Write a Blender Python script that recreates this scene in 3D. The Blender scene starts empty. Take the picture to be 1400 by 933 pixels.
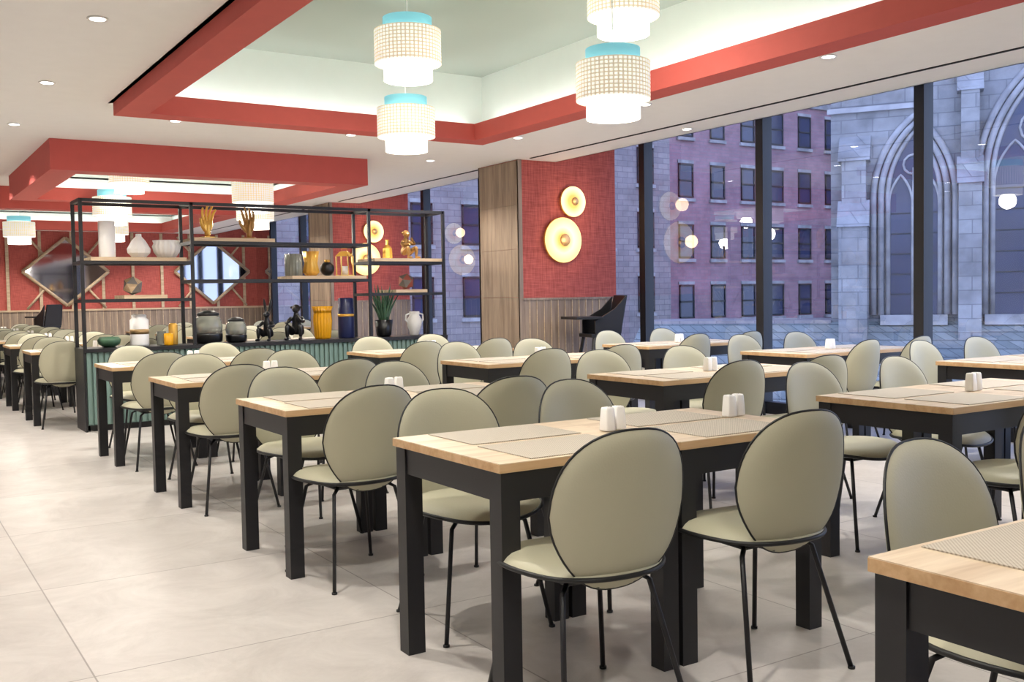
import bpy, math, random
from mathutils import Vector, Matrix
random.seed(7)
scene = bpy.context.scene
COL = scene.collection
def L(r,g,b):
    f=lambda c:(c/255/12.92) if c/255<=0.04045 else ((c/255+0.055)/1.055)**2.4
    return (f(r),f(g),f(b),1.0)

# ------------------------------------------------------------ materials
def nmat(name):
    m=bpy.data.materials.new(name); m.use_nodes=True
    nt=m.node_tree; return m,nt,nt.nodes['Principled BSDF']
def mat(name,col,rough=0.5,metal=0.0,var=0.06,scale=8.0,bump=0.0,emit=None,es=0.0,trans=0.0,spec=0.5,bscale=None):
    m,nt,b=nmat(name)
    N=nt.nodes; K=nt.links
    tc=N.new('ShaderNodeTexCoord'); no=N.new('ShaderNodeTexNoise'); no.inputs['Scale'].default_value=scale
    no.inputs['Detail'].default_value=4
    K.new(tc.outputs['Object'],no.inputs['Vector'])
    r=N.new('ShaderNodeValToRGB')
    r.color_ramp.elements[0].position=0.3; r.color_ramp.elements[1].position=0.7
    r.color_ramp.elements[0].color=tuple(max(0,c*(1-var)) for c in col[:3])+(1,)
    r.color_ramp.elements[1].color=tuple(min(1,c*(1+var)) for c in col[:3])+(1,)
    K.new(no.outputs['Fac'],r.inputs['Fac']); K.new(r.outputs['Color'],b.inputs['Base Color'])
    b.inputs['Roughness'].default_value=rough; b.inputs['Metallic'].default_value=metal
    b.inputs['Specular IOR Level'].default_value=spec
    if bump>0:
        n2=N.new('ShaderNodeTexNoise'); n2.inputs['Scale'].default_value=bscale or scale*6
        K.new(tc.outputs['Object'],n2.inputs['Vector'])
        bp=N.new('ShaderNodeBump'); bp.inputs['Strength'].default_value=bump; bp.inputs['Distance'].default_value=0.01
        K.new(n2.outputs['Fac'],bp.inputs['Height']); K.new(bp.outputs['Normal'],b.inputs['Normal'])
    if emit: 
        b.inputs['Emission Color'].default_value=emit; b.inputs['Emission Strength'].default_value=es
    if trans: b.inputs['Transmission Weight'].default_value=trans
    return m
def wood(name,c1,c2,axis='X',rough=0.5,sc=1.0):
    m,nt,b=nmat(name); N=nt.nodes; K=nt.links
    tc=N.new('ShaderNodeTexCoord'); mp=N.new('ShaderNodeMapping')
    s={'X':(1.2,14,14),'Y':(14,1.2,14),'Z':(14,14,1.2)}[axis]
    mp.inputs['Scale'].default_value=tuple(v*sc for v in s)
    K.new(tc.outputs['Object'],mp.inputs['Vector'])
    no=N.new('ShaderNodeTexNoise'); no.inputs['Scale'].default_value=1.5; no.inputs['Detail'].default_value=8; no.inputs['Distortion'].default_value=0.6
    K.new(mp.outputs['Vector'],no.inputs['Vector'])
    no2=N.new('ShaderNodeTexNoise'); no2.inputs['Scale'].default_value=8; no2.inputs['Detail'].default_value=4
    K.new(mp.outputs['Vector'],no2.inputs['Vector'])
    ad=N.new('ShaderNodeMath'); ad.operation='MULTIPLY_ADD'; ad.inputs[1].default_value=0.35
    K.new(no2.outputs['Fac'],ad.inputs[0]); K.new(no.outputs['Fac'],ad.inputs[2])
    r=N.new('ShaderNodeValToRGB'); r.color_ramp.elements[0].position=0.42; r.color_ramp.elements[1].position=0.85
    r.color_ramp.elements[0].color=c1; r.color_ramp.elements[1].color=c2
    K.new(ad.outputs[0],r.inputs['Fac']); K.new(r.outputs['Color'],b.inputs['Base Color'])
    b.inputs['Roughness'].default_value=rough
    return m
def emis(name,col,s):
    m=bpy.data.materials.new(name); m.use_nodes=True; nt=m.node_tree; nt.nodes.clear()
    e=nt.nodes.new('ShaderNodeEmission'); o=nt.nodes.new('ShaderNodeOutputMaterial')
    e.inputs[0].default_value=col; e.inputs[1].default_value=s; nt.links.new(e.outputs[0],o.inputs[0]); return m

M_black=mat('black_metal',L(25,24,27),0.45,0.0,0.1)
M_frame=mat('window_frame_black',L(16,17,24),0.5)
M_sage=mat('sage_leather',L(181,177,152),0.5,var=0.03,scale=3,bump=0.05,bscale=180,spec=0.4)
M_pipe=mat('black_piping',L(18,18,18),0.5)
M_oak=wood('oak_top',L(190,166,136),L(222,203,176),'X',0.36)
M_oakedge=wood('oak_edge',L(184,142,96),L(212,176,132),'X',0.5)
M_shelfoak=wood('shelf_oak',L(172,146,116),L(208,184,152),'X',0.55)
M_greywood=wood('grey_oak_panel',L(112,95,80),L(158,138,118),'Z',0.6,0.6)
M_white_c=mat('ceramic_white',L(240,238,234),0.3,var=0.01)
M_ceil=mat('ceiling_paint',L(238,236,234),0.9,var=0.01)
M_mint=mat('mint_ceiling_paint',L(170,183,174),0.9,var=0.02,scale=1)
M_cove=mat('cove_wall_paint',L(220,230,224),0.9,var=0.01)
M_redbeam=mat('red_beam_paint',L(188,82,74),0.75,var=0.03)
M_green=mat('teal_slat_paint',L(104,128,120),0.6,var=0.03)
M_gold=mat('gold',L(236,184,84),0.25,0.45,var=0.08)
M_brass=mat('antique_brass',L(170,140,96),0.35,0.5,var=0.1)
M_bronze=mat('bronze',L(166,126,72),0.3,0.45,var=0.15)
M_matblk=mat('black_resin',L(18,18,20),0.3)
M_navy=mat('navy_enamel',L(28,36,78),0.3)
M_amber=mat('amber_glass',L(240,172,30),0.12,var=0.05,trans=0.15)
M_glassjar=mat('smoked_glass',L(180,184,172),0.08,var=0.03,trans=0.6)
M_terra=mat('terracotta_facets',L(176,96,80),0.6)
M_concrete=mat('grey_stone_ornament',L(120,116,112),0.6)
M_leaf=mat('aloe_leaf',L(66,100,74),0.45,var=0.2,scale=20)
M_grille=mat('slot_black',L(22,22,24),0.8)
M_silver=mat('mirror_glass',L(190,190,198),0.05,1.0,var=0.0)
M_disc=emis('downlight_lens',(1,0.96,0.9,1),14)
M_led=emis('led_cove_strip',(0.94,1.0,0.97,1),12)

def redwall():
    m,nt,b=nmat('red_linen_wallpaper'); N=nt.nodes; K=nt.links
    tc=N.new('ShaderNodeTexCoord'); out=[]
    for sc in ((6,6,110),(110,110,6)):
        mp=N.new('ShaderNodeMapping'); mp.inputs['Scale'].default_value=sc; K.new(tc.outputs['Object'],mp.inputs['Vector'])
        no=N.new('ShaderNodeTexNoise'); no.inputs['Scale'].default_value=1.0; no.inputs['Detail'].default_value=3; K.new(mp.outputs['Vector'],no.inputs['Vector']); out.append(no.outputs['Fac'])
    a=N.new('ShaderNodeMath'); K.new(out[0],a.inputs[0]); K.new(out[1],a.inputs[1])
    r=N.new('ShaderNodeValToRGB'); r.color_ramp.elements[0].position=0.35; r.color_ramp.elements[1].position=0.65
    h=N.new('ShaderNodeMath'); h.operation='MULTIPLY'; h.inputs[1].default_value=0.5; K.new(a.outputs[0],h.inputs[0]); K.new(h.outputs[0],r.inputs['Fac'])
    r.color_ramp.elements[0].color=L(150,66,58); r.color_ramp.elements[1].color=L(198,100,88)
    K.new(r.outputs['Color'],b.inputs['Base Color']); b.inputs['Roughness'].default_value=0.85
    bp=N.new('ShaderNodeBump'); bp.inputs['Strength'].default_value=0.25; bp.inputs['Distance'].default_value=0.01
    K.new(h.outputs[0],bp.inputs['Height']); K.new(bp.outputs['Normal'],b.inputs['Normal'])
    return m
M_redwall=redwall()

def floor_mat():
    m,nt,b=nmat('stone_floor_tile'); N=nt.nodes; K=nt.links
    tc=N.new('ShaderNodeTexCoord'); mp=N.new('ShaderNodeMapping'); mp.inputs['Location'].default_value=(0.62,1.32,0)
    K.new(tc.outputs['Object'],mp.inputs['Vector'])
    br=N.new('ShaderNodeTexBrick'); br.offset=0.0; br.inputs['Scale'].default_value=1.0
    br.inputs['Brick Width'].default_value=1.2; br.inputs['Row Height'].default_value=1.2
    br.inputs['Mortar Size'].default_value=0.003; br.inputs['Mortar Smooth'].default_value=0.1
    br.inputs['Color1'].default_value=L(204,198,192); br.inputs['Color2'].default_value=L(194,188,182); br.inputs['Mortar'].default_value=L(146,139,133)
    K.new(mp.outputs['Vector'],br.inputs['Vector'])
    no=N.new('ShaderNodeTexNoise'); no.inputs['Scale'].default_value=3.0; no.inputs['Detail'].default_value=14; no.inputs['Roughness'].default_value=0.75; no.inputs['Distortion'].default_value=0.8
    K.new(tc.outputs['Object'],no.inputs['Vector'])
    r=N.new('ShaderNodeValToRGB'); r.color_ramp.elements[0].position=0.3; r.color_ramp.elements[1].position=0.7
    r.color_ramp.elements[0].color=(0.76,0.745,0.735,1); r.color_ramp.elements[1].color=(1.05,1.05,1.05,1)
    K.new(no.outputs['Fac'],r.inputs['Fac'])
    mx=N.new('ShaderNodeMixRGB'); mx.blend_type='MULTIPLY'; mx.inputs[0].default_value=1
    K.new(br.outputs['Color'],mx.inputs[1]); K.new(r.outputs['Color'],mx.inputs[2])
    K.new(mx.outputs[0],b.inputs['Base Color'])
    b.inputs['Roughness'].default_value=0.36; b.inputs['Specular IOR Level'].default_value=0.5
    return m
M_floor=floor_mat()

def glass_mat():
    m=bpy.data.materials.new('window_glass'); m.use_nodes=True; nt=m.node_tree; nt.nodes.clear(); N=nt.nodes; K=nt.links
    t=N.new('ShaderNodeBsdfTransparent'); t.inputs[0].default_value=(0.92,0.95,1.0,1)
    g=N.new('ShaderNodeBsdfGlossy'); g.inputs['Roughness'].default_value=0.0
    f=N.new('ShaderNodeFresnel'); f.inputs['IOR'].default_value=1.9
    x=N.new('ShaderNodeMixShader'); o=N.new('ShaderNodeOutputMaterial')
    K.new(f.outputs[0],x.inputs[0]); K.new(t.outputs[0],x.inputs[1]); K.new(g.outputs[0],x.inputs[2]); K.new(x.outputs[0],o.inputs[0])
    return m
M_glass=glass_mat()

def weave_shade():
    m,nt,b=nmat('woven_shade'); N=nt.nodes; K=nt.links
    tc=N.new('ShaderNodeTexCoord'); sp=N.new('ShaderNodeSeparateXYZ'); K.new(tc.outputs['Object'],sp.inputs[0])
    at=N.new('ShaderNodeMath'); at.operation='ARCTAN2'; K.new(sp.outputs['Y'],at.inputs[0]); K.new(sp.outputs['X'],at.inputs[1])
    def sn(src,k):
        a=N.new('ShaderNodeMath'); a.operation='MULTIPLY'; a.inputs[1].default_value=k; K.new(src,a.inputs[0])
        s=N.new('ShaderNodeMath'); s.operation='SINE'; K.new(a.outputs[0],s.inputs[0]); return s.outputs[0]
    mn=N.new('ShaderNodeMath'); mn.operation='MAXIMUM'; K.new(sn(at.outputs[0],50),mn.inputs[0]); K.new(sn(sp.outputs['Z'],270),mn.inputs[1])
    r=N.new('ShaderNodeValToRGB'); r.color_ramp.elements[0].position=0.1; r.color_ramp.elements[1].position=0.6
    r.color_ramp.elements[0].color=(1.0,0.95,0.82,1); r.color_ramp.elements[1].color=(0.52,0.45,0.34,1)
    K.new(mn.outputs[0],r.inputs['Fac']); K.new(r.outputs['Color'],b.inputs['Base Color']); K.new(r.outputs['Color'],b.inputs['Emission Color'])
    b.inputs['Emission Strength'].default_value=0.8; b.inputs['Roughness'].default_value=0.8
    return m
M_weave=weave_shade()
M_shade=mat('linen_shade_lit',L(250,246,238),0.8,var=0.02,emit=(1,0.96,0.88,1),es=1.15)
M_cyan=mat('cyan_shade_band',L(130,200,210),0.8,var=0.02,emit=L(130,200,215),es=0.6)
M_diff=emis('pendant_diffuser',(1,0.95,0.86,1),6)

def placemat_mat():
    m,nt,b=nmat('woven_placemat'); N=nt.nodes; K=nt.links
    tc=N.new('ShaderNodeTexCoord'); ck=N.new('ShaderNodeTexChecker'); ck.inputs['Scale'].default_value=220
    ck.inputs['Color1'].default_value=L(160,150,134); ck.inputs['Color2'].default_value=L(196,186,170)
    K.new(tc.outputs['Object'],ck.inputs['Vector']); K.new(ck.outputs['Color'],b.inputs['Base Color']); b.inputs['Roughness'].default_value=0.6
    return m
M_pm=placemat_mat()

def sconce_mat():
    m,nt,b=nmat('sconce_glow'); N=nt.nodes; K=nt.links
    tc=N.new('ShaderNodeTexCoord'); sp=N.new('ShaderNodeSeparateXYZ'); K.new(tc.outputs['Object'],sp.inputs[0])
    cb=N.new('ShaderNodeCombineXYZ'); K.new(sp.outputs['X'],cb.inputs[0]); K.new(sp.outputs['Z'],cb.inputs[2])
    ln=N.new('ShaderNodeVectorMath'); ln.operation='LENGTH'; K.new(cb.outputs[0],ln.inputs[0])
    r=N.new('ShaderNodeValToRGB'); e=r.color_ramp.elements
    e[0].position=0.07; e[0].color=(1.0,0.45,0.10,1); e[1].position=0.15; e[1].color=(1.0,0.80,0.48,1)
    n=e.new(0.235); n.color=(1.0,0.64,0.28,1)
    K.new(ln.outputs['Value'],r.inputs['Fac']); K.new(r.outputs['Color'],b.inputs['Emission Color']); b.inputs['Emission Strength'].default_value=1.7
    b.inputs['Base Color'].default_value=(0.3,0.22,0.12,1); b.inputs['Roughness'].default_value=0.6
    return m
M_sconce=sconce_mat()

def brick_mat(name,c1,c2,cm,w,h,lo=0.7,ns=0.9):
    m,nt,b=nmat(name); N=nt.nodes; K=nt.links
    tc=N.new('ShaderNodeTexCoord'); sp=N.new('ShaderNodeSeparateXYZ'); K.new(tc.outputs['Object'],sp.inputs[0])
    ad=N.new('ShaderNodeMath'); K.new(sp.outputs['X'],ad.inputs[0]); K.new(sp.outputs['Y'],ad.inputs[1])
    cb=N.new('ShaderNodeCombineXYZ'); K.new(ad.outputs[0],cb.inputs[0]); K.new(sp.outputs['Z'],cb.inputs[1])
    br=N.new('ShaderNodeTexBrick'); br.inputs['Scale'].default_value=1; br.inputs['Brick Width'].default_value=w; br.inputs['Row Height'].default_value=h
    br.inputs['Mortar Size'].default_value=0.015; br.inputs['Color1'].default_value=c1; br.inputs['Color2'].default_value=c2; br.inputs['Mortar'].default_value=cm
    K.new(cb.outputs[0],br.inputs['Vector'])
    no=N.new('ShaderNodeTexNoise'); no.inputs['Scale'].default_value=ns; no.inputs['Detail'].default_value=9; no.inputs['Roughness'].default_value=0.65; K.new(tc.outputs['Object'],no.inputs['Vector'])
    r=N.new('ShaderNodeValToRGB'); r.color_ramp.elements[0].position=0.3; r.color_ramp.elements[1].position=0.7
    r.color_ramp.elements[0].color=(lo,lo,lo,1); r.color_ramp.elements[1].color=(1.15,1.15,1.15,1); K.new(no.outputs['Fac'],r.inputs['Fac'])
    mx=N.new('ShaderNodeMixRGB'); mx.blend_type='MULTIPLY'; mx.inputs[0].default_value=1; K.new(br.outputs['Color'],mx.inputs[1]); K.new(r.outputs['Color'],mx.inputs[2])
    K.new(mx.outputs[0],b.inputs['Base Color']); b.inputs['Roughness'].default_value=0.9
    return m
M_brick=brick_mat('muted_brick',L(160,124,132),L(146,112,122),L(138,120,128),0.5,0.16)
M_stone=brick_mat('limestone_ashlar',L(150,149,150),L(134,133,136),L(114,114,118),0.9,0.4,0.42,0.8)
M_stone2=brick_mat('grey_sandstone',L(150,141,140),L(134,126,128),L(116,110,114),0.6,0.25)
M_slate=brick_mat('slate_roof_tiles',L(134,138,136),L(110,116,116),L(84,88,90),0.35,0.22)
M_stonetrim=mat('carved_stone',L(148,146,148),0.9,var=0.35,scale=1.8)
M_extglass=mat('dark_exterior_glass',L(46,52,78),0.15,var=0.25,scale=0.6)
M_asphalt=mat('street_asphalt',L(70,70,76),0.9)

# ------------------------------------------------------------ mesh builder
class MB:
    def __init__(s): s.v=[]; s.f=[]; s.m=[]; s.s=[]; s.mats=[]
    def mi(s,m):
        if m not in s.mats: s.mats.append(m)
        return s.mats.index(m)
    def add(s,vs,fs,m,smooth=False):
        o=len(s.v); s.v+= [tuple(v) for v in vs]; k=s.mi(m)
        for f in fs: s.f.append(tuple(i+o for i in f)); s.m.append(k); s.s.append(smooth)
    def box(s,x0,x1,y0,y1,z0,z1,m,M=None):
        vs=[Vector((x,y,z)) for x in (x0,x1) for y in (y0,y1) for z in (z0,z1)]
        if M: vs=[M@v for v in vs]
        s.add(vs,[(0,1,3,2),(4,6,7,5),(0,4,5,1),(2,3,7,6),(0,2,6,4),(1,5,7,3)],m)
    def lathe(s,prof,m,c=(0,0,0),seg=32,rmod=None,smooth=True,M=None,squash=1.0):
        vs=[];fs=[];n=len(prof)
        for i in range(seg):
            a=2*math.pi*i/seg; k=rmod(a) if rmod else 1
            for r,z in prof: 
                v=Vector((r*k*math.cos(a),r*k*math.sin(a)*squash,z))
                if M: v=M@v
                vs.append(v+Vector(c))
        for i in range(seg):
            j=(i+1)%seg
            for k in range(n-1): fs.append((i*n+k,j*n+k,j*n+k+1,i*n+k+1))
        if prof[0][0]>1e-4: fs.append(tuple(i*n for i in range(seg))[::-1])
        if prof[-1][0]>1e-4: fs.append(tuple(i*n+n-1 for i in range(seg)))
        s.add(vs,fs,m,smooth)
    def open_lathe(s,prof,m,c=(0,0,0),seg=40):
        vs=[];fs=[];n=len(prof)
        for i in range(seg):
            a=2*math.pi*i/seg
            for r,z in prof: vs.append(Vector((r*math.cos(a),r*math.sin(a),z))+Vector(c))
        for i in range(seg):
            j=(i+1)%seg
            for k in range(n-1): fs.append((i*n+k,j*n+k,j*n+k+1,i*n+k+1))
        s.add(vs,fs,m,True)
    def tube(s,pts,r,m,seg=8,closed=False,radii=None):
        pts=[Vector(p) for p in pts]; n=len(pts); vs=[];fs=[]; u=None
        for i,p in enumerate(pts):
            a=pts[(i-1)%n] if (closed or i>0) else p; b=pts[(i+1)%n] if (closed or i<n-1) else p
            t=(b-a).normalized()
            if u is None:
                ref=Vector((0,0,1)) if abs(t.z)<0.7 else Vector((1,0,0)); u=t.cross(ref)
            else: u=u-t*u.dot(t)
            u.normalize(); w=t.cross(u)
            rr=radii[i] if radii else r
            for k in range(seg):
                q=2*math.pi*k/seg; vs.append(p+u*math.cos(q)*rr+w*math.sin(q)*rr)
        for i in range(n if closed else n-1):
            j=(i+1)%n
            for k in range(seg): l=(k+1)%seg; fs.append((i*seg+k,i*seg+l,j*seg+l,j*seg+k))
        if not closed:
            fs.append(tuple(range(seg))[::-1]); fs.append(tuple((n-1)*seg+k for k in range(seg)))
        s.add(vs,fs,m,True)
    def mesh(s,name):
        me=bpy.data.meshes.new(name); me.from_pydata(s.v,[],s.f)
        for m in s.mats: me.materials.append(m)
        me.polygons.foreach_set('material_index',s.m); me.polygons.foreach_set('use_smooth',s.s); me.update()
        import bmesh
        bm=bmesh.new(); bm.from_mesh(me); bmesh.ops.recalc_face_normals(bm,faces=bm.faces); bm.to_mesh(me); bm.free()
        return me
    def obj(s,name,loc=(0,0,0),rz=0,bevel=0):
        return place(s.mesh(name),name,loc,rz,bevel)
def place(me,name,loc=(0,0,0),rz=0,bevel=0,scale=None):
    o=bpy.data.objects.new(name,me); COL.objects.link(o); o.location=loc; o.rotation_euler=(0,0,rz)
    if bevel:
        b=o.modifiers.new('bevel','BEVEL'); b.width=bevel; b.segments=2; b.limit_method='ANGLE'
    return o
def skin_geo(nodes,edges,root=0,sub=2):
    me=bpy.data.meshes.new('tmp'); me.from_pydata([n[:3] for n in nodes],edges,[])
    o=bpy.data.objects.new('tmp',me); COL.objects.link(o)
    md=o.modifiers.new('s','SKIN')
    sv=me.skin_vertices[0].data
    for i,n in enumerate(nodes): sv[i].radius=(n[3],n[3]); sv[i].use_root=(i==root)
    md.use_smooth_shade=True
    ss=o.modifiers.new('u','SUBSURF'); ss.levels=sub; ss.render_levels=sub
    dg=bpy.context.evaluated_depsgraph_get(); dg.update()
    ev=o.evaluated_get(dg); m2=ev.to_mesh()
    vs=[tuple(v.co) for v in m2.vertices]; fs=[tuple(p.vertices) for p in m2.polygons]
    ev.to_mesh_clear(); bpy.data.objects.remove(o); bpy.data.meshes.remove(me)
    return vs,fs
def fuse(o,vx=0.003):
    r=o.modifiers.new('remesh','REMESH'); r.mode='VOXEL'; r.voxel_size=vx; r.use_smooth_shade=True
    s=o.modifiers.new('smooth','SMOOTH'); s.iterations=4; s.factor=0.6

# ------------------------------------------------------------ room constants
XL,XG=-4.0,7.70      # left wall, glazing plane
YN,YF=-3.0,23.0
H=2.78; XP=6.73; HP=3.12; HC=3.32
mb=MB(); mb.box(XL,XG+0.1,YN,YF,-0.15,0,M_floor); mb.obj('floor')

coffers=[(1.64,4.97,0.8,8.17),(1.51,4.64,10.2,13.3),(-1.2,4.64,14.5,18.5)]
def ceiling():
    mb=MB()
    xs=sorted({XL,XP}|{c[0] for c in coffers}|{c[1] for c in coffers}); ys=sorted({YN,YF}|{c[2] for c in coffers}|{c[3] for c in coffers})
    for i in range(len(xs)-1):
        for j in range(len(ys)-1):
            x0,x1,y0,y1=xs[i],xs[i+1],ys[j],ys[j+1]; cx,cy=(x0+x1)/2,(y0+y1)/2
            if any(c[0]<cx<c[1] and c[2]<cy<c[3] for c in coffers): continue
            mb.box(x0,x1,y0,y1,H,H+0.02,M_ceil)
    for q,c in enumerate(coffers):
        x0,x1,y0,y1=c; t=0.03; zb=H if q==0 else 2.62
        mb.box(x0-t,x1+t,y0-t,y1+t,HC,HC+0.05,M_mint)
        mb.box(x0-t,x0,y0-t,y1+t,zb,HC,M_cove); mb.box(x1,x1+t,y0-t,y1+t,zb,HC,M_cove)
        mb.box(x0,x1,y0-t,y0,zb,HC,M_cove); mb.box(x0,x1,y1,y1+t,zb,HC,M_cove)
    mb.box(XP-0.02,XP,YN,YF,H,HP,M_ceil); mb.box(XP-0.02,XG+0.3,YN,YF,HP,HP+0.1,M_ceil)
    mb.box(XL,XG+0.3,YN,YF,HC+0.06,HC+0.2,M_ceil)
    mb.obj('ceiling')
ceiling()
def ring(c,zb,w=0.22):
    x0,x1,y0,y1=c; mb=MB(); zt=zb+0.12
    for a in ((x0,x0+w,y0,y1),(x1-w,x1,y0,y1),(x0+w,x1-w,y0,y0+w),(x0+w,x1-w,y1-w,y1)):
        mb.box(a[0]+0.001,a[1]-0.001 if a[0]==x0 or a[1]==x1 else a[1],a[2]+0.001,a[3]-0.001,zb,zt,M_redbeam)
    l=0.03
    for a in ((x0+w-l,x0+w,y0+w,y1-w),(x1-w,x1-w+l,y0+w,y1-w),(x0+w-l,x1-w+l,y0+w-l,y0+w),(x0+w-l,x1-w+l,y1-w,y1-w+l)):
        mb.box(*a,zt,zt+0.03,M_redbeam)
    if zb<2.6:
        o=0.045; i=0.031
        for a in ((x0-o,x0-i,y0-o,y1+o),(x1+i,x1+o,y0-o,y1+o),(x0-i,x1+i,y0-o,y0-i),(x0-i,x1+i,y1+i,y1+o)): mb.box(*a,zb,H-0.001,M_redbeam)
        for a in ((x0-i,x0,y0-i,y1+i),(x1,x1+i,y0-i,y1+i),(x0,x1,y0-i,y0),(x0,x1,y1,y1+i)): mb.box(*a,zb,zb+0.12,M_redbeam)
    d=0.06
    for a in ((x0+d,x0+d+0.04,y0+.2,y1-.2),(x1-d-0.04,x1-d,y0+.2,y1-.2),(x0+.2,x1-.2,y0+d,y0+d+0.04),(x0+.2,x1-.2,y1-d-0.04,y1-d)):
        mb.box(*a,zt+0.002,zt+0.014,M_led)
    mb.obj('coffer_beam_frame')
ring(coffers[0],2.68); ring(coffers[1],2.49); ring(coffers[2],2.49)

mb=MB()
for a,b in ((0.5,9.3),(10.4,14.7),(16,22)): mb.box(6.265,6.295,a,b,H-0.006,H-0.0005,M_grille)
mb.obj('ceiling_slot_diffuser')

# walls
mb=MB(); mb.box(XL-0.15,XL,YN-0.15,YF+0.15,0,3.5,M_ceil); mb.obj('wall_left')
mb=MB(); mb.box(XL,XG+0.3,YN-0.15,YN,0,3.5,M_ceil); mb.obj('wall_near')
mb=MB(); mb.box(XL,XG+0.3,YF,YF+0.15,0,3.5,M_redwall); mb.obj('wall_far')
mb=MB()
mb.box(XL,XG,YF-0.03,YF-0.001,0,1.08,M_greywood); mb.box(XL,XG,YF-0.05,YF-0.001,1.08,1.12,M_shelfoak)
x=XL
while x<XG: mb.box(x,x+0.012,YF-0.036,YF-0.03,0.1,1.08,M_shelfoak); x+=0.14
x=XL+0.2
while x<XG: mb.box(x,x+0.06,YF-0.035,YF-0.001,1.12,2.77,M_shelfoak); x+=0.62
mb.obj('trim_wainscot_far')
def diamond(cx,cz,hw,hh,name='diamond_mirror'):
    mb=MB(); y=YF-0.06
    def P(k,yy): return [(cx-hw*k,yy,cz),(cx,yy,cz+hh*k),(cx+hw*k,yy,cz),(cx,yy,cz-hh*k)]
    mb.add(P(1,y)+P(1,YF-0.036),[(0,1,2,3),(7,6,5,4),(0,1,5,4),(1,2,6,5),(2,3,7,6),(3,0,4,7)],M_silver)
    pts=P(1,y-0.005)
    for i in range(4):
        a=Vector(pts[i]);b=Vector(pts[(i+1)%4]); mb.tube([a,b],0.035,M_shelfoak,4)
    for sx in (-1,1):
        for sz in (-1,1):
            a=Vector((cx+sx*hw*0.5,YF-0.05,cz+sz*hh*0.5)); b=Vector((cx+sx*(hw*0.5+0.35),YF-0.05,cz+sz*(hh*0.5+0.42)))
            mb.tube([a,b],0.025,M_shelfoak,4)
    mb.obj(name)
diamond(3.55,1.92,0.85,0.72); diamond(6.65,1.92,0.85,0.72)

# glazing
ys=[-2.03+1.83*i for i in range(14)]+[YF]
ys=[YN]+ys
for i in range(len(ys)-1):
    a,b=ys[i],ys[i+1]; mb=MB()
    mb.box(XG-0.065,XG+0.065,a,a+0.10,0,HP,M_frame)
    mb.box(XG-0.05,XG+0.05,a+0.10,b,0,0.12,M_frame); mb.box(XG-0.05,XG+0.05,a+0.10,b,HP-0.05,HP,M_frame)
    mb.add([(XG,a+0.1,0.12),(XG,b,0.12),(XG,b,HP-0.05),(XG,a+0.1,HP-0.05)],[(0,1,2,3)],M_glass)
    mb.obj('window_%d'%(i+1))

# columns
def column(y0,y1):
    x0,x1=6.19,7.60; mb=MB()
    mb.box(x0+0.02,x1,y0+0.02,y1-0.02,0,HP-0.01,M_redwall)
    z=0
    for h in (0.55,0.67,0.55,0.5,0.5):
        z1=min(z+h,H-0.002)
        if z1>z: mb.box(x0,x0+0.02,y0,y1,z+0.003,z1,M_greywood)
        z=z1
    mb.box(x0,x0+0.05,y0-0.004,y0+0.02,0,H-0.002,M_greywood)
    mb.box(x0+0.05,x1,y0,y0+0.02,0,1.19,M_greywood); mb.box(x0+0.05,x1,y0-0.012,y0+0.02,1.19,1.215,M_greywood)
    x=x0+0.13
    while x<x1: mb.box(x,x+0.008,y0-0.006,y0,0.1,1.19,M_shelfoak); x+=0.1
    mb.box(x0,x1,y1-0.02,y1,0,H-0.002,M_greywood)
    mb.obj('column_clad')
column(9.43,10.29); column(14.9,15.8)

# sconces
def sconce(x,y,z,R):
    mb=MB(); Mx=Matrix.Rotation(math.radians(90),4,'X')
    mb.lathe([(R*0.97,0.0),(R,0.012),(R,0.03),(R*0.985,0.034)],M_gold,M=Mx,seg=48)
    mb.lathe([(0.0,0.036),(R*0.33,0.0362),(R*0.985,0.0364)],M_sconce,M=Mx,seg=48)
    mb.lathe([(R*0.10,0.036),(R*0.10,0.06),(R*0.26,0.065),(R*0.27,0.072),(R*0.24,0.08),(0,0.082)],M_brass,M=Mx,seg=36)
    o=mb.obj('wall_sconce',(x,y,z))
    lt=bpy.data.lights.new('sconce_glow_light','POINT'); lt.energy=3.5*R/0.25; lt.color=(1,0.72,0.42); lt.shadow_soft_size=0.08
    lo=bpy.data.objects.new('sconce_glow',lt); COL.objects.link(lo); lo.parent=o; lo.location=(0,-0.25,0)
for cy in (9.43,14.9):
    sconce(6.80,cy+0.018,1.88,0.265); sconce(6.95,cy+0.018,2.33,0.18)

# downlights
dl=[(5.36,y) for y in (0.7,2.57,4.42,6.26,8.15,9.95,11.8,13.6,15.4,17.3,19.4)]+[(1.1,y) for y in (0.3,2.1,3.95,5.8,7.63,9.5,11.4,13.3)]+[(2.25,8.72),(3.86,8.72),(2.25,13.9),(3.86,13.9),(2.2,19.4),(3.9,20.5),(6.5,3.4),(6.5,7.0),(-1.2,2),(-1.2,6),(-1.2,10),(3.6,21.9),(1.8,21.9),(5.6,21.9)]  # the row nearest the far wall is added to brighten that wall
dm=MB(); dm.lathe([(0.052,0),(0.056,-0.006),(0.042,-0.007),(0.04,-0.003)],M_white_c,seg=24); dm.lathe([(0,-0.0075),(0.04,-0.0075)],M_disc,seg=24); dme=dm.mesh('downlight')
for x,y in dl:
    o2=place(dme,'recessed_downlight',(x,y,H))
    lt=bpy.data.lights.new('downlight_beam','SPOT'); lt.energy=134; lt.color=(1,0.95,0.875); lt.spot_size=math.radians(132); lt.spot_blend=0.7; lt.shadow_soft_size=0.05
    o=bpy.data.objects.new('downlight_beam',lt); COL.objects.link(o); o.parent=o2; o.location=(0,0,-0.03)

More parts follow.
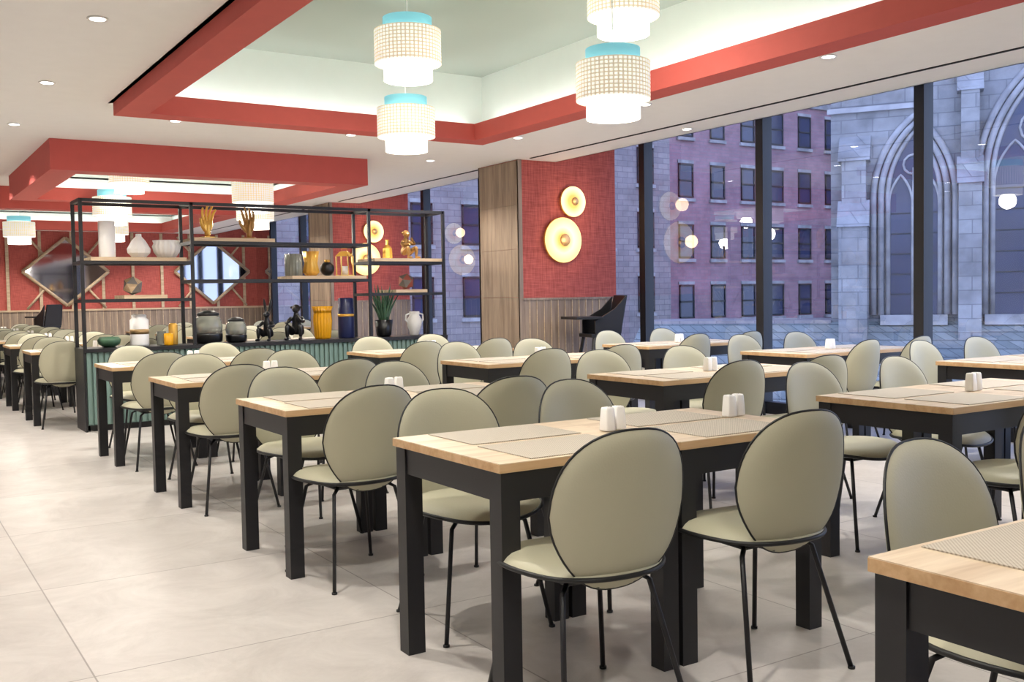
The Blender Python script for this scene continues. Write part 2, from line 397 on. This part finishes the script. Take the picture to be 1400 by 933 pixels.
# pendants
pm=MB()
pm.open_lathe([(0.16,-0.21),(0.165,-0.21),(0.165,0.135)],M_shade)
pm.open_lathe([(0.165,0.135),(0.165,0.21),(0.16,0.21)],M_cyan)
pm.open_lathe([(0.22,-0.10),(0.225,-0.10),(0.225,0.125),(0.22,0.125),(0.22,-0.10)],M_weave)
pm.open_lathe([(0.166,0.12),(0.222,0.12)],M_shade); pm.open_lathe([(0.166,-0.095),(0.222,-0.095)],M_shade)
pm.lathe([(0,-0.195),(0.158,-0.195)],M_diff,seg=40)
for k in range(3):
    a=k*2.094; pm.tube([(0,0,0.2),(0.16*math.cos(a),0.16*math.sin(a),0.2)],0.003,M_white_c,6)
def pendant(x,y,z):
    mb=MB(); mb.v=list(pm.v); mb.f=list(pm.f); mb.m=list(pm.m); mb.s=list(pm.s); mb.mats=list(pm.mats)
    mb.tube([(0,0,0.0),(0,0,HC-z-0.001)],0.004,M_white_c,6)
    mb.lathe([(0.06,HC-z-0.025),(0.06,HC-z-0.001)],M_white_c,seg=20)
    o2=mb.obj('pendant_lamp',(x,y,z))
    lt=bpy.data.lights.new('pendant_bulb','POINT'); lt.energy=24; lt.color=(1,0.92,0.8); lt.shadow_soft_size=0.1
    o=bpy.data.objects.new('pendant_bulb',lt); COL.objects.link(o); o.parent=o2; o.location=(0,0,-0.28)
for p in ((3.84,4.78,2.51),(4.04,4.92,3.07),(3.58,7.03,2.59),(3.12,6.08,2.91),(2.62,12.3,2.73),(2.54,12.9,2.40),(3.62,10.87,2.42),(4.02,12.0,2.32),(1.97,16.9,2.37),(3.4,17.2,2.45)):  # last pendant is an extra, added to lift the dark far end
    pendant(*p)

# ------------------------------------------------------------ dining chair
def sg(v,e): return math.copysign(abs(v)**e,v)
def chair_mesh():
    mb=MB(); NP=48; HB=0.232
    def bo(p):
        e=2/2.5 if math.sin(p)>0 else 2/2.5
        b=HB*sg(math.sin(p),e); a=0.225*sg(math.cos(p),e); t=b/HB
        a*= (1-0.24*max(0,-t)**1.3) * (1-0.03*max(0,t)); return a,b
    def bp(a,b):
        y=-0.205-0.15*(b+0.222)+1.1*a*a+ (2.2*max(0,-b-0.10)**2)
        return Vector((a,y,0.634+b))
    def so(p):
        e=2/2.6
        b=0.238*sg(math.sin(p),e); a=0.248*sg(math.cos(p),e); t=b/0.238
        a*= (1-0.20*max(0,-t)**1.3)*(1-0.06*max(0,t)**2); return a,b
    def sp(a,b):
        z=0.437+0.30*a*a+0.8*max(0,-b-0.12)**2-0.8*max(0,b-0.12)**2
        return Vector((a,b+0.012,z))
    rs=[0.0,0.3,0.55,0.75,0.87,0.94,0.98,1.0]
    def sheet(out,pl,n,th,base,m,pw=5):
        vs=[pl(0,0)+n*(th+base)]; fs=[]
        for r in rs[1:]:
            for i in range(NP):
                a,b=out(2*math.pi*i/NP); vs.append(pl(a*r,b*r)+n*(th*(1-r**pw)+base))
        for i in range(NP): fs.append((0,1+i,1+(i+1)%NP))
        for k in range(len(rs)-2):
            for i in range(NP):
                j=(i+1)%NP; o1=1+k*NP;o2=1+(k+1)*NP; fs.append((o1+i,o1+j,o2+j,o2+i))
        mb.add(vs,fs,m,True)
    n=Vector((0,0.985,0.15))
    sheet(bo,bp,n,0.026,0.002,M_sage,7); sheet(bo,bp,-n,0.017,0.002,M_sage,8)
    z=Vector((0,0,1)); sheet(so,sp,z,0.042,0.003,M_sage,9); sheet(so,sp,-z,0.016,0.004,M_pipe)
    mb.tube([bp(*bo(2*math.pi*i/NP)) for i in range(NP)],0.0040,M_pipe,6,True)
    mb.tube([sp(*so(2*math.pi*i/NP)) for i in range(NP)],0.0075,M_pipe,6,True)
    for sx in (-1,1):
        mb.tube([(sx*0.12,0.12,0.415),(sx*0.15,0.145,0.395),(sx*0.215,0.225,0.0)],0.0085,M_black,8)
        mb.tube([(sx*0.12,-0.10,0.415),(sx*0.15,-0.125,0.395),(sx*0.215,-0.235,0.0)],0.0085,M_black,8)
        mb.tube([(sx*0.12,0.12,0.415),(sx*0.12,-0.10,0.415)],0.0085,M_black,8)
        mb.tube([(sx*0.06,-0.08,0.415),(sx*0.06,-0.17,0.42),(sx*0.06,-0.19,0.47)],0.010,M_black,8)
        mb.lathe([(0.012,0),(0.012,0.008)],M_pipe,(sx*0.215,0.225,0),10); mb.lathe([(0.012,0),(0.012,0.008)],M_pipe,(sx*0.215,-0.235,0),10)
    mb.tube([(-0.12,0.12,0.415),(0.12,0.12,0.415)],0.0085,M_black,8); mb.tube([(-0.12,-0.1,0.415),(0.12,-0.1,0.415)],0.0085,M_black,8)
    return mb.mesh('dining_chair')
CH=chair_mesh()
tb=MB(); s=0.349
tb.box(-s,s,-s,s,0.722,0.75,M_oak)
tb.box(-s-0.001,s+0.001,-s-0.001,s+0.001,0.7225,0.7475,M_oakedge)
l=0.065;i0=s-0.008
for sx in (-1,1):
    for sy in (-1,1):
        xa,xb=sorted((sx*i0,sx*(i0-l))); ya,yb=sorted((sy*i0,sy*(i0-l))); tb.box(xa,xb,ya,yb,0,0.722,M_black)
tb.box(-i0+l,i0-l,-i0+0.006,-i0+0.03,0.632,0.722,M_black); tb.box(-i0+l,i0-l,i0-0.03,i0-0.006,0.632,0.722,M_black)
tb.box(-i0+0.006,-i0+0.03,-i0+l,i0-l,0.632,0.722,M_black); tb.box(i0-0.03,i0-0.006,-i0+l,i0-l,0.632,0.722,M_black)
TB=tb.mesh('dining_table')
p=MB(); p.box(-0.22,0.22,-0.155,0.155,0,0.003,M_pm); PM=p.mesh('placemat')
def shaker(n):
    m=MB(); w=0.021
    prof=[(1.0,0),(1.05,0.004),(0.98,0.04),(0.86,0.076),(0.74,0.083),(0.0,0.084)]
    def sq(a): return 1/max(abs(math.cos(a)),abs(math.sin(a)))**0.75
    m.lathe([(r*w,z) for r,z in prof],M_white_c,rmod=sq,seg=32)
    for k in range(n): m.lathe([(0.0015,0.0838),(0.0015,0.0846)],M_pipe,(0.005*math.cos(k*2.1),0.005*math.sin(k*2.1),0),6)
    return m.mesh('shaker')
S1=shaker(1);S2=shaker(3)

def unit(x0,yf,near=(0,1),far=(0,1),mats=True,shk=0.7,cx=-0.06):
    yc=yf-0.35
    for k in range(2):
        xc=x0+0.35+0.70*k
        place(TB,'dining_table',(xc,yc,0),0,0)
        if mats:
            place(PM,'placemat',(xc+random.uniform(-.02,.02),yc-0.175,0.7503)); place(PM,'placemat',(xc,yc+0.175,0.7503))
        if k in near: place(CH,'dining_chair',(xc+cx+random.uniform(-.025,.025),yf-0.70-0.06+random.uniform(-.03,.02),0),math.radians(random.uniform(-5,5)))
        if k in far: place(CH,'dining_chair',(xc+0.04+random.uniform(-.03,.03),yf+0.13+random.uniform(-.02,.04),0),math.radians(180+random.uniform(-6,6)))
    place(S1,'salt_shaker',(x0+shk-0.028,yc+0.0,0.7535),0.1); place(S2,'pepper_shaker',(x0+shk+0.028,yc+0.01,0.7535),-0.1)

unit(1.51,3.12,cx=-0.08); place(S1,'salt_shaker',(2.80,2.79,0.7535)); place(S2,'pepper_shaker',(2.855,2.80,0.7535))
unit(1.51,4.88); unit(1.51,6.72); unit(1.51,8.58)
unit(1.51,1.16,near=(),far=(),cx=0)
place(CH,'dining_chair',(2.15,1.24,0),math.radians(182)); place(CH,'dining_chair',(2.80,1.29,0),math.radians(177))
for yf in (3.12,4.88,6.75,8.55): unit(3.69,yf)
unit(3.69,1.3,near=())
for yf in (2.3,4.1,5.9,7.75): unit(6.05,yf)
for yf in (11.75,13.55,15.3,17.1,18.9,20.7): unit(1.35,yf)
for yf in (12.3,14.1,15.9,18.0): unit(3.69,yf)
unit(5.75,17.6)

# ------------------------------------------------------------ display shelf
def shelf():
    mb=MB(); X=[1.72,2.76,4.71,5.65]; y0,y1=10.2,10.65; b=0.032; top=2.24
    for i,x in enumerate(X):
        for y in (y0,y1-b):
            mb.box(x-b/2,x+b/2,y,y+b,0.80,top,M_black)
        mb.box(x-b/2,x+b/2,y0+b,y1-b,top-b,top,M_black)
    for y in (y0,y1-b): mb.box(X[0],X[3],y,y+b,top-b,top,M_black)
    def rails(xa,xb,z):
        for y in (y0,y1-b): mb.box(xa+b/2,xb-b/2,y,y+b,z-b,z,M_black)
        for x in (xa,xb): mb.box(x-b/2+.001,x+b/2-.001,y0+b,y1-b,z-b,z,M_black)
    def board(xa,xb,z): mb.box(xa,xb,y0-0.006,y1+0.006,z+0.0,z+0.035,M_shelfoak)
    rails(X[0],X[1],1.645); board(1.80,2.70,1.645)
    rails(X[0],X[1],1.275); board(2.09,2.50,1.275)
    rails(X[1],X[2],1.85); board(2.78,3.62,1.85)
    rails(X[1],X[2],1.46); board(3.80,4.66,1.46)
    rails(X[2],X[3],1.655); board(4.76,5.62,1.655)
    rails(X[2],X[3],1.30); board(5.02,5.42,1.30)
    mb.box(X[0]-0.02,X[3]+0.02,y0-0.02,y1+0.02,0.765,0.80,M_black)
    mb.box(X[0],X[3],y0+0.02,y1-0.02,0.06,0.765,M_green); mb.box(X[0]+0.03,X[3]-0.03,y0+0.05,y1-0.05,0,0.06,M_black)
    mb.box(X[0]-0.02,X[0]+0.0,y0-0.01,y1+0.01,0,0.765,M_black); mb.box(X[3],X[3]+0.02,y0-0.01,y1+0.01,0,0.765,M_black)
    x=X[0]+0.01
    while x<X[3]-0.04:
        mb.box(x,x+0.035,y0,y0+0.02,0.07,0.76,M_green); x+=0.055
    mb.obj('display_shelf_unit')
shelf()
YS=10.42
ZC=0.801; Z1=1.681; Z2=1.886; Z3=1.496; Z4=1.691; ZL=1.311; ZR=1.336
def item(name,prof,m,x,z,y=YS,seg=32,rmod=None,smooth=True,extra=None):
    mb=MB(); mb.lathe(prof,m,seg=seg,rmod=rmod,smooth=smooth)
    if extra: extra(mb)
    return mb.obj(name,(x,y,z))
item('white_cylinder_vase',[(0.075,0),(0.078,0.01),(0.078,0.36),(0.068,0.36),(0.068,0.05),(0,0.05)],M_white_c,1.99,Z1)
item('white_bottle_vase',[(0.06,0),(0.11,0.05),(0.115,0.09),(0.07,0.17),(0.03,0.215),(0.028,0.24),(0.02,0.24)],M_white_c,2.29,Z1,seg=10,smooth=False)
item('fluted_white_vase',[(0.08,0),(0.12,0.06),(0.135,0.12),(0.12,0.15),(0.13,0.18),(0.11,0.18),(0.08,0.06),(0,0.05)],M_white_c,2.56,Z1,seg=64,rmod=lambda a:1+0.05*math.cos(16*a))
def poly(name,x,z,r,m1,m2):
    import bmesh
    bm=bmesh.new(); bmesh.ops.create_icosphere(bm,subdivisions=1,radius=r)
    vs=[v.co.copy() for v in bm.verts]; fs=[tuple(v.index for v in f.verts) for f in bm.faces]; bm.free()
    R=Matrix.Rotation(0.365,3,'X'); vs=[R@v for v in vs]; mz=min(v.z for v in vs); vs=[v-Vector((0,0,mz)) for v in vs]
    mb=MB(); mb.add(vs,fs[::2],m1); mb.add(vs,fs[1::2],m2); mb.obj(name,(x,YS,z))
poly('faceted_ornament',2.22,ZL,0.10,M_concrete,M_shelfoak); poly('faceted_ornament',5.26,ZR,0.10,M_terra,M_concrete)
item('dark_green_bowl',[(0.05,0),(0.10,0.03),(0.11,0.07),(0.09,0.10),(0.08,0.09),(0.08,0.04),(0,0.03)],M_leaf,1.98,ZC)
item('white_canister',[(0.085,0),(0.09,0.02),(0.09,0.26),(0.07,0.28),(0.07,0.31),(0.05,0.32),(0,0.32)],M_white_c,2.27,ZC,extra=lambda b:b.lathe([(0.092,0.12),(0.092,0.17)],M_brass,seg=32))
item('tealight_jar',[(0.04,0),(0.045,0.01),(0.045,0.14),(0.04,0.14),(0.04,0.03),(0,0.03)],M_glassjar,2.48,ZC)
item('tealight_jar',[(0.04,0),(0.045,0.01),(0.045,0.20),(0.03,0.22),(0.0,0.22)],M_gold,2.60,ZC)
item('tealight_jar',[(0.04,0),(0.045,0.01),(0.045,0.12),(0.04,0.12),(0.04,0.03),(0,0.03)],M_amber,2.53,ZC,y=10.33)
def jar(x,k):
    mb=MB(); mb.lathe([(0.10*k,0),(0.125*k,0.02*k),(0.13*k,0.08*k),(0.125*k,0.1*k)],M_matblk)
    mb.lathe([(0.125*k,0.1*k),(0.13*k,0.16*k),(0.12*k,0.22*k),(0.10*k,0.26*k)],M_glassjar); mb.lathe([(0.10*k,0.26*k),(0.105*k,0.28*k),(0.05*k,0.31*k),(0,0.315*k)],M_matblk)
    mb.obj('lidded_glass_jar',(x,YS,ZC))
jar(2.96,1.1); jar(3.25,0.85)
item('amber_ribbed_vase',[(0.075,0),(0.085,0.02),(0.10,0.20),(0.09,0.30),(0.11,0.36),(0.10,0.36),(0.07,0.1),(0,0.08)],M_amber,4.22,ZC,seg=72,rmod=lambda a:1+0.06*math.cos(18*a))
item('navy_canister',[(0.085,0),(0.09,0.01),(0.09,0.33),(0.085,0.34),(0.085,0.44),(0.07,0.45),(0,0.45)],M_navy,4.50,ZC,extra=lambda b:b.lathe([(0.092,0.24),(0.092,0.27)],M_gold,seg=32))
def aloe():
    mb=MB(); mb.lathe([(0.07,0),(0.085,0.02),(0.105,0.19),(0.095,0.19),(0.09,0.16),(0,0.16)],M_matblk)
    for k in range(30):
        a=k*2.4; ln=0.32+0.12*random.random(); sp=0.03+0.15*(k/30)
        if k<12: ln+=0.08
        pts=[];rd=[]
        for t in range(6):
            u=t/5; pts.append((math.cos(a)*(0.03+sp*u**1.2),math.sin(a)*(0.03+sp*u**1.2),0.16+ln*u*(1-0.12*u))); rd.append(0.017*(1-u)**0.7+0.001)
        mb.tube(pts,0.01,M_leaf,6,radii=rd)
    mb.obj('potted_aloe_plant',(4.96,YS-0.01,ZC))
aloe()
def hv(b):
    for s in (-1,1): b.tube([(s*0.05,0,0.26),(s*0.11,0,0.24),(s*0.115,0,0.18),(s*0.08,0,0.14)],0.01,M_white_c,8)
item('white_handled_vase',[(0.045,0),(0.05,0.01),(0.08,0.10),(0.095,0.17),(0.06,0.23),(0.06,0.28),(0.05,0.28),(0.05,0.22),(0,0.2)],M_white_c,5.36,ZC,extra=hv)
item('ribbed_glass_vase',[(0.08,0),(0.09,0.01),(0.09,0.24),(0.08,0.24),(0.08,0.02),(0,0.02)],M_glassjar,3.90,Z3,seg=64,rmod=lambda a:1+0.05*math.cos(16*a))
item('gold_glass_vase',[(0.05,0),(0.09,0.04),(0.07,0.14),(0.09,0.27),(0.08,0.27),(0.06,0.14),(0,0.05)],M_gold,4.10,Z3,seg=48,rmod=lambda a:1+0.05*math.cos(10*a))
def orb(b): b.lathe([(0.03,0.15),(0.03,0.18),(0.0,0.18)],M_gold)
item('black_orb_ornament',[(0.0,0.0)]+[(0.08*math.sin(t*math.pi/12),0.08-0.08*math.cos(t*math.pi/12)) for t in range(1,12)]+[(0,0.16)],M_matblk,4.29,Z3,extra=orb)
def lant(b):
    for sx in (-1,1):
        for sy in (-1,1): b.box(sx*.07-.006,sx*.07+.006,sy*.07-.006,sy*.07+.006,0,0.22,M_gold)
    b.box(-.08,.08,-.08,.08,0,.012,M_gold); b.lathe([(0.11,0.22),(0.06,0.27),(0.02,0.28)],M_gold,seg=4,smooth=False); b.tube([(-.03,0,.28),(-.03,0,.31),(.03,0,.31),(.03,0,.28)],.004,M_gold)
item('brass_lantern',[(0.035,0.012),(0.035,0.11),(0,0.11)],M_white_c,4.50,Z3,extra=lant)
item('gold_bottle',[(0.055,0),(0.06,0.01),(0.055,0.12),(0.02,0.16),(0.018,0.21),(0.025,0.22),(0,0.22)],M_gold,5.03,Z4,seg=8,smooth=False)

def hand(name,m,x,z,h,rz,curl):
    S=h/0.33
    mb=MB(); mb.box(-0.06*S,0.06*S,-0.05*S,0.05*S,0,0.02*S,m)
    def geo(nd,ed):
        v,f=skin_geo([(a*S,b*S,(c+0.015)*S,r*S) for a,b,c,r in nd],ed); mb.add(v,f,m,True)
    geo([(0,0,0.0,0.036),(0,0,0.05,0.030),(0,0,0.10,0.034),(0,0,0.15,0.028)],[(0,1),(1,2),(2,3)])
    for fx in (-0.036,-0.012,0.012,0.036): geo([(fx*0.4,0,0.06,0.024),(fx*0.85,-0.004,0.11,0.024),(fx,0,0.165,0.019)],[(0,1),(1,2)])
    for i,(fx,ln) in enumerate(((-0.042,0.115),(-0.014,0.14),(0.014,0.132),(0.040,0.10))):
        sp=fx*0.5; c=curl*(1+0.25*i)
        geo([(fx,0,0.15,0.015),(fx+sp*.2,-0.05*c*ln,0.165+ln*0.12,0.0150),(fx+sp*0.5,-0.2*c*ln,0.165+ln*0.45,0.0140),(fx+sp*0.8,-0.6*c*ln,0.165+ln*0.78,0.0125),(fx+sp,-1.05*c*ln,0.165+ln*(1-0.1*c),0.010)],[(0,1),(1,2),(2,3),(3,4)])
    geo([(-0.015,0,0.055,0.022),(-0.052,-0.012,0.095,0.020),(-0.078,-0.028,0.135,0.016),(-0.088,-0.04,0.18,0.011)],[(0,1),(1,2),(2,3)])
    fuse(mb.obj(name,(x,YS,z),rz))
hand('gold_hand_sculpture',M_gold,2.98,Z2,0.36,0.2,0.35); hand('bronze_hand_sculpture',M_bronze,3.42,Z2,0.35,-0.5,0.6)

def fig(x,z,S,kind,name,m,rz):
    mb=MB()
    def geo(n,e):
        v,f=skin_geo([(a*S,b*S,c*S,r*S) for a,b,c,r in n],e); mb.add(v,f,m,True)
    def chain(*p): geo(list(p),[(i,i+1) for i in range(len(p)-1)])
    chain((0,0.012,0.035,0.040),(0,0.01,0.075,0.046),(0,0,0.125,0.036),(0,-0.004,0.165,0.034),(0,-0.006,0.195,0.018),(0,-0.012,0.22,0.02))
    if kind=='rabbit':
        chain((0,0.012,0.225,0.026),(0,-0.008,0.236,0.034),(0,-0.036,0.230,0.024),(0,-0.058,0.222,0.014))
        for s in (-1,1): chain((s*0.012,0.008,0.25,0.010),(s*0.02,0.014,0.285,0.013),(s*0.028,0.02,0.33,0.014),(s*0.034,0.022,0.375,0.005))
        chain((0,0.05,0.04,0.018),(0,0.066,0.048,0.018))
    else:
        chain((0,0.016,0.232,0.030),(0,-0.006,0.240,0.038),(0,-0.030,0.226,0.026),(0,-0.048,0.218,0.019))
        for s in (-1,1): chain((s*0.03,0.0,0.242,0.012),(s*0.046,0.004,0.248,0.014))
    for s in (-1,1):
        chain((s*0.028,0.005,0.045,0.030),(s*0.045,-0.05,0.085,0.026),(s*0.05,-0.088,0.112,0.021),(s*0.05,-0.092,0.07,0.018),(s*0.05,-0.088,0.02,0.013))
        chain((s*0.05,-0.075,0.013,0.013),(s*0.052,-0.11,0.013,0.014),(s*0.054,-0.142,0.011,0.010))
        if kind=='monkey' and s==1: chain((0.028,-0.002,0.172,0.019),(0.062,-0.03,0.14,0.016),(0.056,-0.072,0.138,0.013),(0.03,-0.062,0.175,0.012),(0.018,-0.055,0.200,0.013))
        else: chain((s*0.028,-0.002,0.172,0.019),(s*0.066,-0.015,0.135,0.015),(s*0.066,-0.055,0.128,0.012),(s*0.05,-0.090,0.136,0.012),(s*0.045,-0.112,0.122,0.011))
    mz=min(q[2] for q in mb.v); mb.v=[(a,b,c-mz) for a,b,c in mb.v]
    fuse(mb.obj(name,(x,YS+0.03,z),rz))
fig(3.60,ZC,1.22,'rabbit','rabbit_figurine',M_matblk,-0.7)
fig(3.93,ZC,1.45,'monkey','monkey_figurine',M_matblk,-0.6)
fig(5.28,Z4,1.25,'monkey','seated_figurine',M_bronze,0.3)

# ------------------------------------------------------------ high chair
def highchair(x,y,rz):
    mb=MB()
    for sx in (-1,1):
        for sy in (-1,1):
            mb.tube([(sx*0.16,sy*0.13,0.78),(sx*0.25,sy*0.26,0.0)],0.022,M_black,8)
        mb.tube([(sx*0.19,0.17,0.55),(sx*0.19,-0.17,0.55)],0.014,M_black,8)
        # curved side shell sloping down from the backrest to the tray
        P=[(-0.24,1.22),(-0.10,1.08),(0.06,0.99),(0.14,0.95),(0.14,0.80),(-0.18,0.80)]
        a=sx*0.20;b2=sx*0.175
        vs=[(a,u,v) for u,v in P]+[(b2,u,v) for u,v in P]; n=len(P)
        mb.add(vs,[tuple(range(n)),tuple(range(n,2*n))[::-1]]+[(i,(i+1)%n,n+(i+1)%n,n+i) for i in range(n)],M_black)
    mb.tube([(-0.21,0.21,0.35),(0.21,0.21,0.35)],0.012,M_black,8); mb.tube([(-0.21,-0.21,0.35),(0.21,-0.21,0.35)],0.012,M_black,8)
    mb.box(-0.19,0.19,-0.18,0.18,0.76,0.80,M_black)
    vs=[(-.17,-.15,.80),(.17,-.15,.80),(.17,-.19,.80),(-.17,-.19,.80),(-.15,-.24,1.23),(.15,-.24,1.23),(.15,-.28,1.23),(-.15,-.28,1.23)]
    mb.add(vs,[(0,1,2,3),(4,5,6,7),(0,1,5,4),(1,2,6,5),(2,3,7,6),(3,0,4,7)],M_black)
    mb.box(-0.25,0.25,0.06,0.38,0.965,0.995,M_black)
    mb.box(-0.16,0.16,0.20,0.30,0.42,0.44,M_black)
    mb.obj('high_chair',(x,y,0),rz,0.012)
highchair(6.98,8.98,math.radians(75)); highchair(3.0,21.9,0.4)

# ------------------------------------------------------------ outside
def brickb():
    mb=MB(); Y=36
    mb.box(31.4,46,Y,Y+8,-9,26,M_brick); mb.box(10,31.4,Y-1.0,Y+8,-9,26,M_stone2)
    def win(x,z,y,w=0.95,h=1.6):
        mb.box(x-w/2-.08,x+w/2+.08,y-0.12,y,z-h/2-.2,z-h/2-.05,M_stonetrim); mb.box(x-w/2-.04,x+w/2+.04,y-0.05,y,z+h/2+.03,z+h/2+.18,M_stonetrim)
        mb.box(x-w/2,x+w/2,y-0.03,y,z-h/2,z+h/2,M_extglass)
        for a in ((x-w/2,x-w/2+.07,z-h/2,z+h/2),(x+w/2-.07,x+w/2,z-h/2,z+h/2),(x-w/2,x+w/2,z+h/2-.07,z+h/2),(x-w/2,x+w/2,z-h/2,z-h/2+.07),(x-w/2,x+w/2,z-.04,z+.04)):
            mb.box(a[0],a[1],y-0.07,y-0.02,a[2],a[3],M_frame)
    for k in range(-3,7):
        z=0.85+2.92*k
        for j in range(6): win(33.3+2.1*j,z,Y)
        for j in range(9): win(11.5+2.3*j,z+0.4,Y-1.0)
    mb.box(31.3,46,Y-0.15,Y,10.9,11.2,M_stonetrim)
    mb.obj('brick_apartment_building')
    mb=MB(); mb.box(46,62,30,44,-9,22,M_stone2)
    for k in range(-2,6):
        for j in range(6): mb.box(46.8+2.5*j,47.9+2.5*j,29.95,30,3*k,3*k+1.7,M_extglass)
    mb.obj('distant_stone_building')
brickb()
def church():
    mb=MB()
    mb.box(-3.0,12,0,4,-9,15,M_stone)
    def arch_pts(cx,w,z0,zs,rise,y,n=12):
        R=(w*w/4+rise*rise)/w; pl=[]
        for i in range(n+1):
            a0=math.pi; a1=math.pi-math.asin(min(1,rise/R)); a=a0+(a1-a0)*i/n
            pl.append((cx-w/2+R+R*math.cos(a),zs+R*math.sin(a)))
        left=[(cx-w/2,z0)]+pl
        right=[(2*cx-a,b) for a,b in reversed(left[:-1])]
        return [(a,y,b) for a,b in left+right]
    def window(cx,w,z0,zs,rise):
        for k,(ex,yy,r) in enumerate(((0.8,-0.05,0.10),(0.38,-0.10,0.09),(0.0,-0.05,0.07))):
            mb.tube(arch_pts(cx,w+ex,z0,zs,rise+ex*0.6,yy),r,M_stonetrim,8)
        P=arch_pts(cx,w,z0,zs,rise,-0.02); mb.add(P,[tuple(range(len(P)))],M_extglass)
        mb.tube([(cx,-0.05,z0),(cx,-0.05,zs+rise*0.45)],0.05,M_stonetrim,6)
        for s in (-1,1):
            mb.tube(arch_pts(cx+s*w/4,w/2-0.08,z0,zs-0.2,rise*0.45,-0.05),0.04,M_stonetrim,6)
        q=w*0.2; mb.tube([(cx+q*math.cos(a*0.5236),-0.05,zs+rise*0.5+q*math.sin(a*0.5236)) for a in range(12)],0.04,M_stonetrim,6,True)
        z=z0+0.6
        while z<zs: mb.box(cx-w/2,cx+w/2,-0.045,-0.02,z,z+0.03,M_frame); z+=0.6
        mb.box(cx-w/2-0.2,cx+w/2+0.2,-0.3,0,z0-0.3,z0,M_stonetrim)
    window(-0.65,1.45,0.5,4.0,1.9); window(2.6,2.3,0.5,4.4,2.8); window(6.6,2.3,0.5,4.4,2.8)
    def buttress(cx,w,d,zt):
        z1=zt*0.62
        mb.box(cx-w/2,cx+w/2,-d,0,-9,z1,M_stone); mb.box(cx-w/2+.06,cx+w/2-.06,-d*0.6,0,z1,zt,M_stone)
        a,b=cx-w/2-.05,cx+w/2+.05
        for (yo,yi,zb) in ((-d-.08,-d*0.55,z1),(-d*.6-.05,-0.02,zt)):
            mb.add([(a,yo,zb-.1),(b,yo,zb-.1),(b,yi,zb+.7),(a,yi,zb+.7),(a,yi,zb-.1),(b,yi,zb-.1)],[(0,1,2,3),(0,4,5,1),(0,3,4),(1,5,2),(3,2,5,4)],M_stone)
    buttress(-2.3,0.8,1.0,5.2); buttress(0.85,0.6,0.9,7.0); buttress(4.6,0.7,0.9,7.2)
    for z in (8.2,9.5): mb.box(-3.1,12,-0.22,0,z,z+0.2,M_stonetrim)
    mb.box(-3.1,-0.2,-0.12,0,6.6,6.75,M_stonetrim)
    mb.box(-3.1,12,-0.15,0,0.0,0.2,M_stonetrim)
    mb.add([(-9,-0.02,0.3),(12,-0.02,0.3),(12,-5,-2.6),(-9,-5,-2.6),(-9,-0.02,0.2),(12,-0.02,0.2),(12,-5,-2.8),(-9,-5,-2.8)],[(0,1,2,3),(4,5,6,7),(0,1,5,4),(2,3,7,6),(0,3,7,4),(1,2,6,5)],M_slate)
    mb.box(-9,12,-4.8,-4.5,-9,-2.6,M_stone); mb.box(-9,-3,-0.1,3,-9,0.35,M_stone2)
    mb.obj('gothic_church',(26.5,17.9,0),math.radians(-56))
church()
mb=MB(); mb.box(7.9,80,-30,80,-9.2,-9.0,M_asphalt); mb.obj('street_ground')

# ------------------------------------------------------------ world
w=bpy.data.worlds.new('dusk_sky'); scene.world=w; w.use_nodes=True
nt=w.node_tree; bg=nt.nodes['Background']
tc=nt.nodes.new('ShaderNodeTexCoord'); sp=nt.nodes.new('ShaderNodeSeparateXYZ'); r=nt.nodes.new('ShaderNodeValToRGB')
nt.links.new(tc.outputs['Generated'],sp.inputs[0]); nt.links.new(sp.outputs['Z'],r.inputs['Fac'])
r.color_ramp.elements[0].color=(0.58,0.70,1.0,1); r.color_ramp.elements[1].color=(0.37,0.51,1.0,1)
nt.links.new(r.outputs['Color'],bg.inputs[0]); bg.inputs[1].default_value=3.5

# ------------------------------------------------------------ camera
cd=bpy.data.cameras.new('camera'); cam=bpy.data.objects.new('camera',cd); COL.objects.link(cam)
cd.sensor_width=36; cd.lens=35; cd.clip_end=300
th=math.radians(32.8); pt=math.radians(2.55); rl=math.radians(0.95)
fw=Vector((math.sin(th)*math.cos(pt),math.cos(th)*math.cos(pt),-math.sin(pt)))
r0=Vector((math.cos(th),-math.sin(th),0)); u0=r0.cross(fw)
ri=r0*math.cos(rl)-u0*math.sin(rl); up=r0*math.sin(rl)+u0*math.cos(rl)
M=Matrix((( ri.x,up.x,-fw.x,0),(ri.y,up.y,-fw.y,0),(ri.z,up.z,-fw.z,1.233),(0,0,0,1)))
cam.matrix_world=M
scene.camera=cam
scene.view_settings.view_transform='Standard'
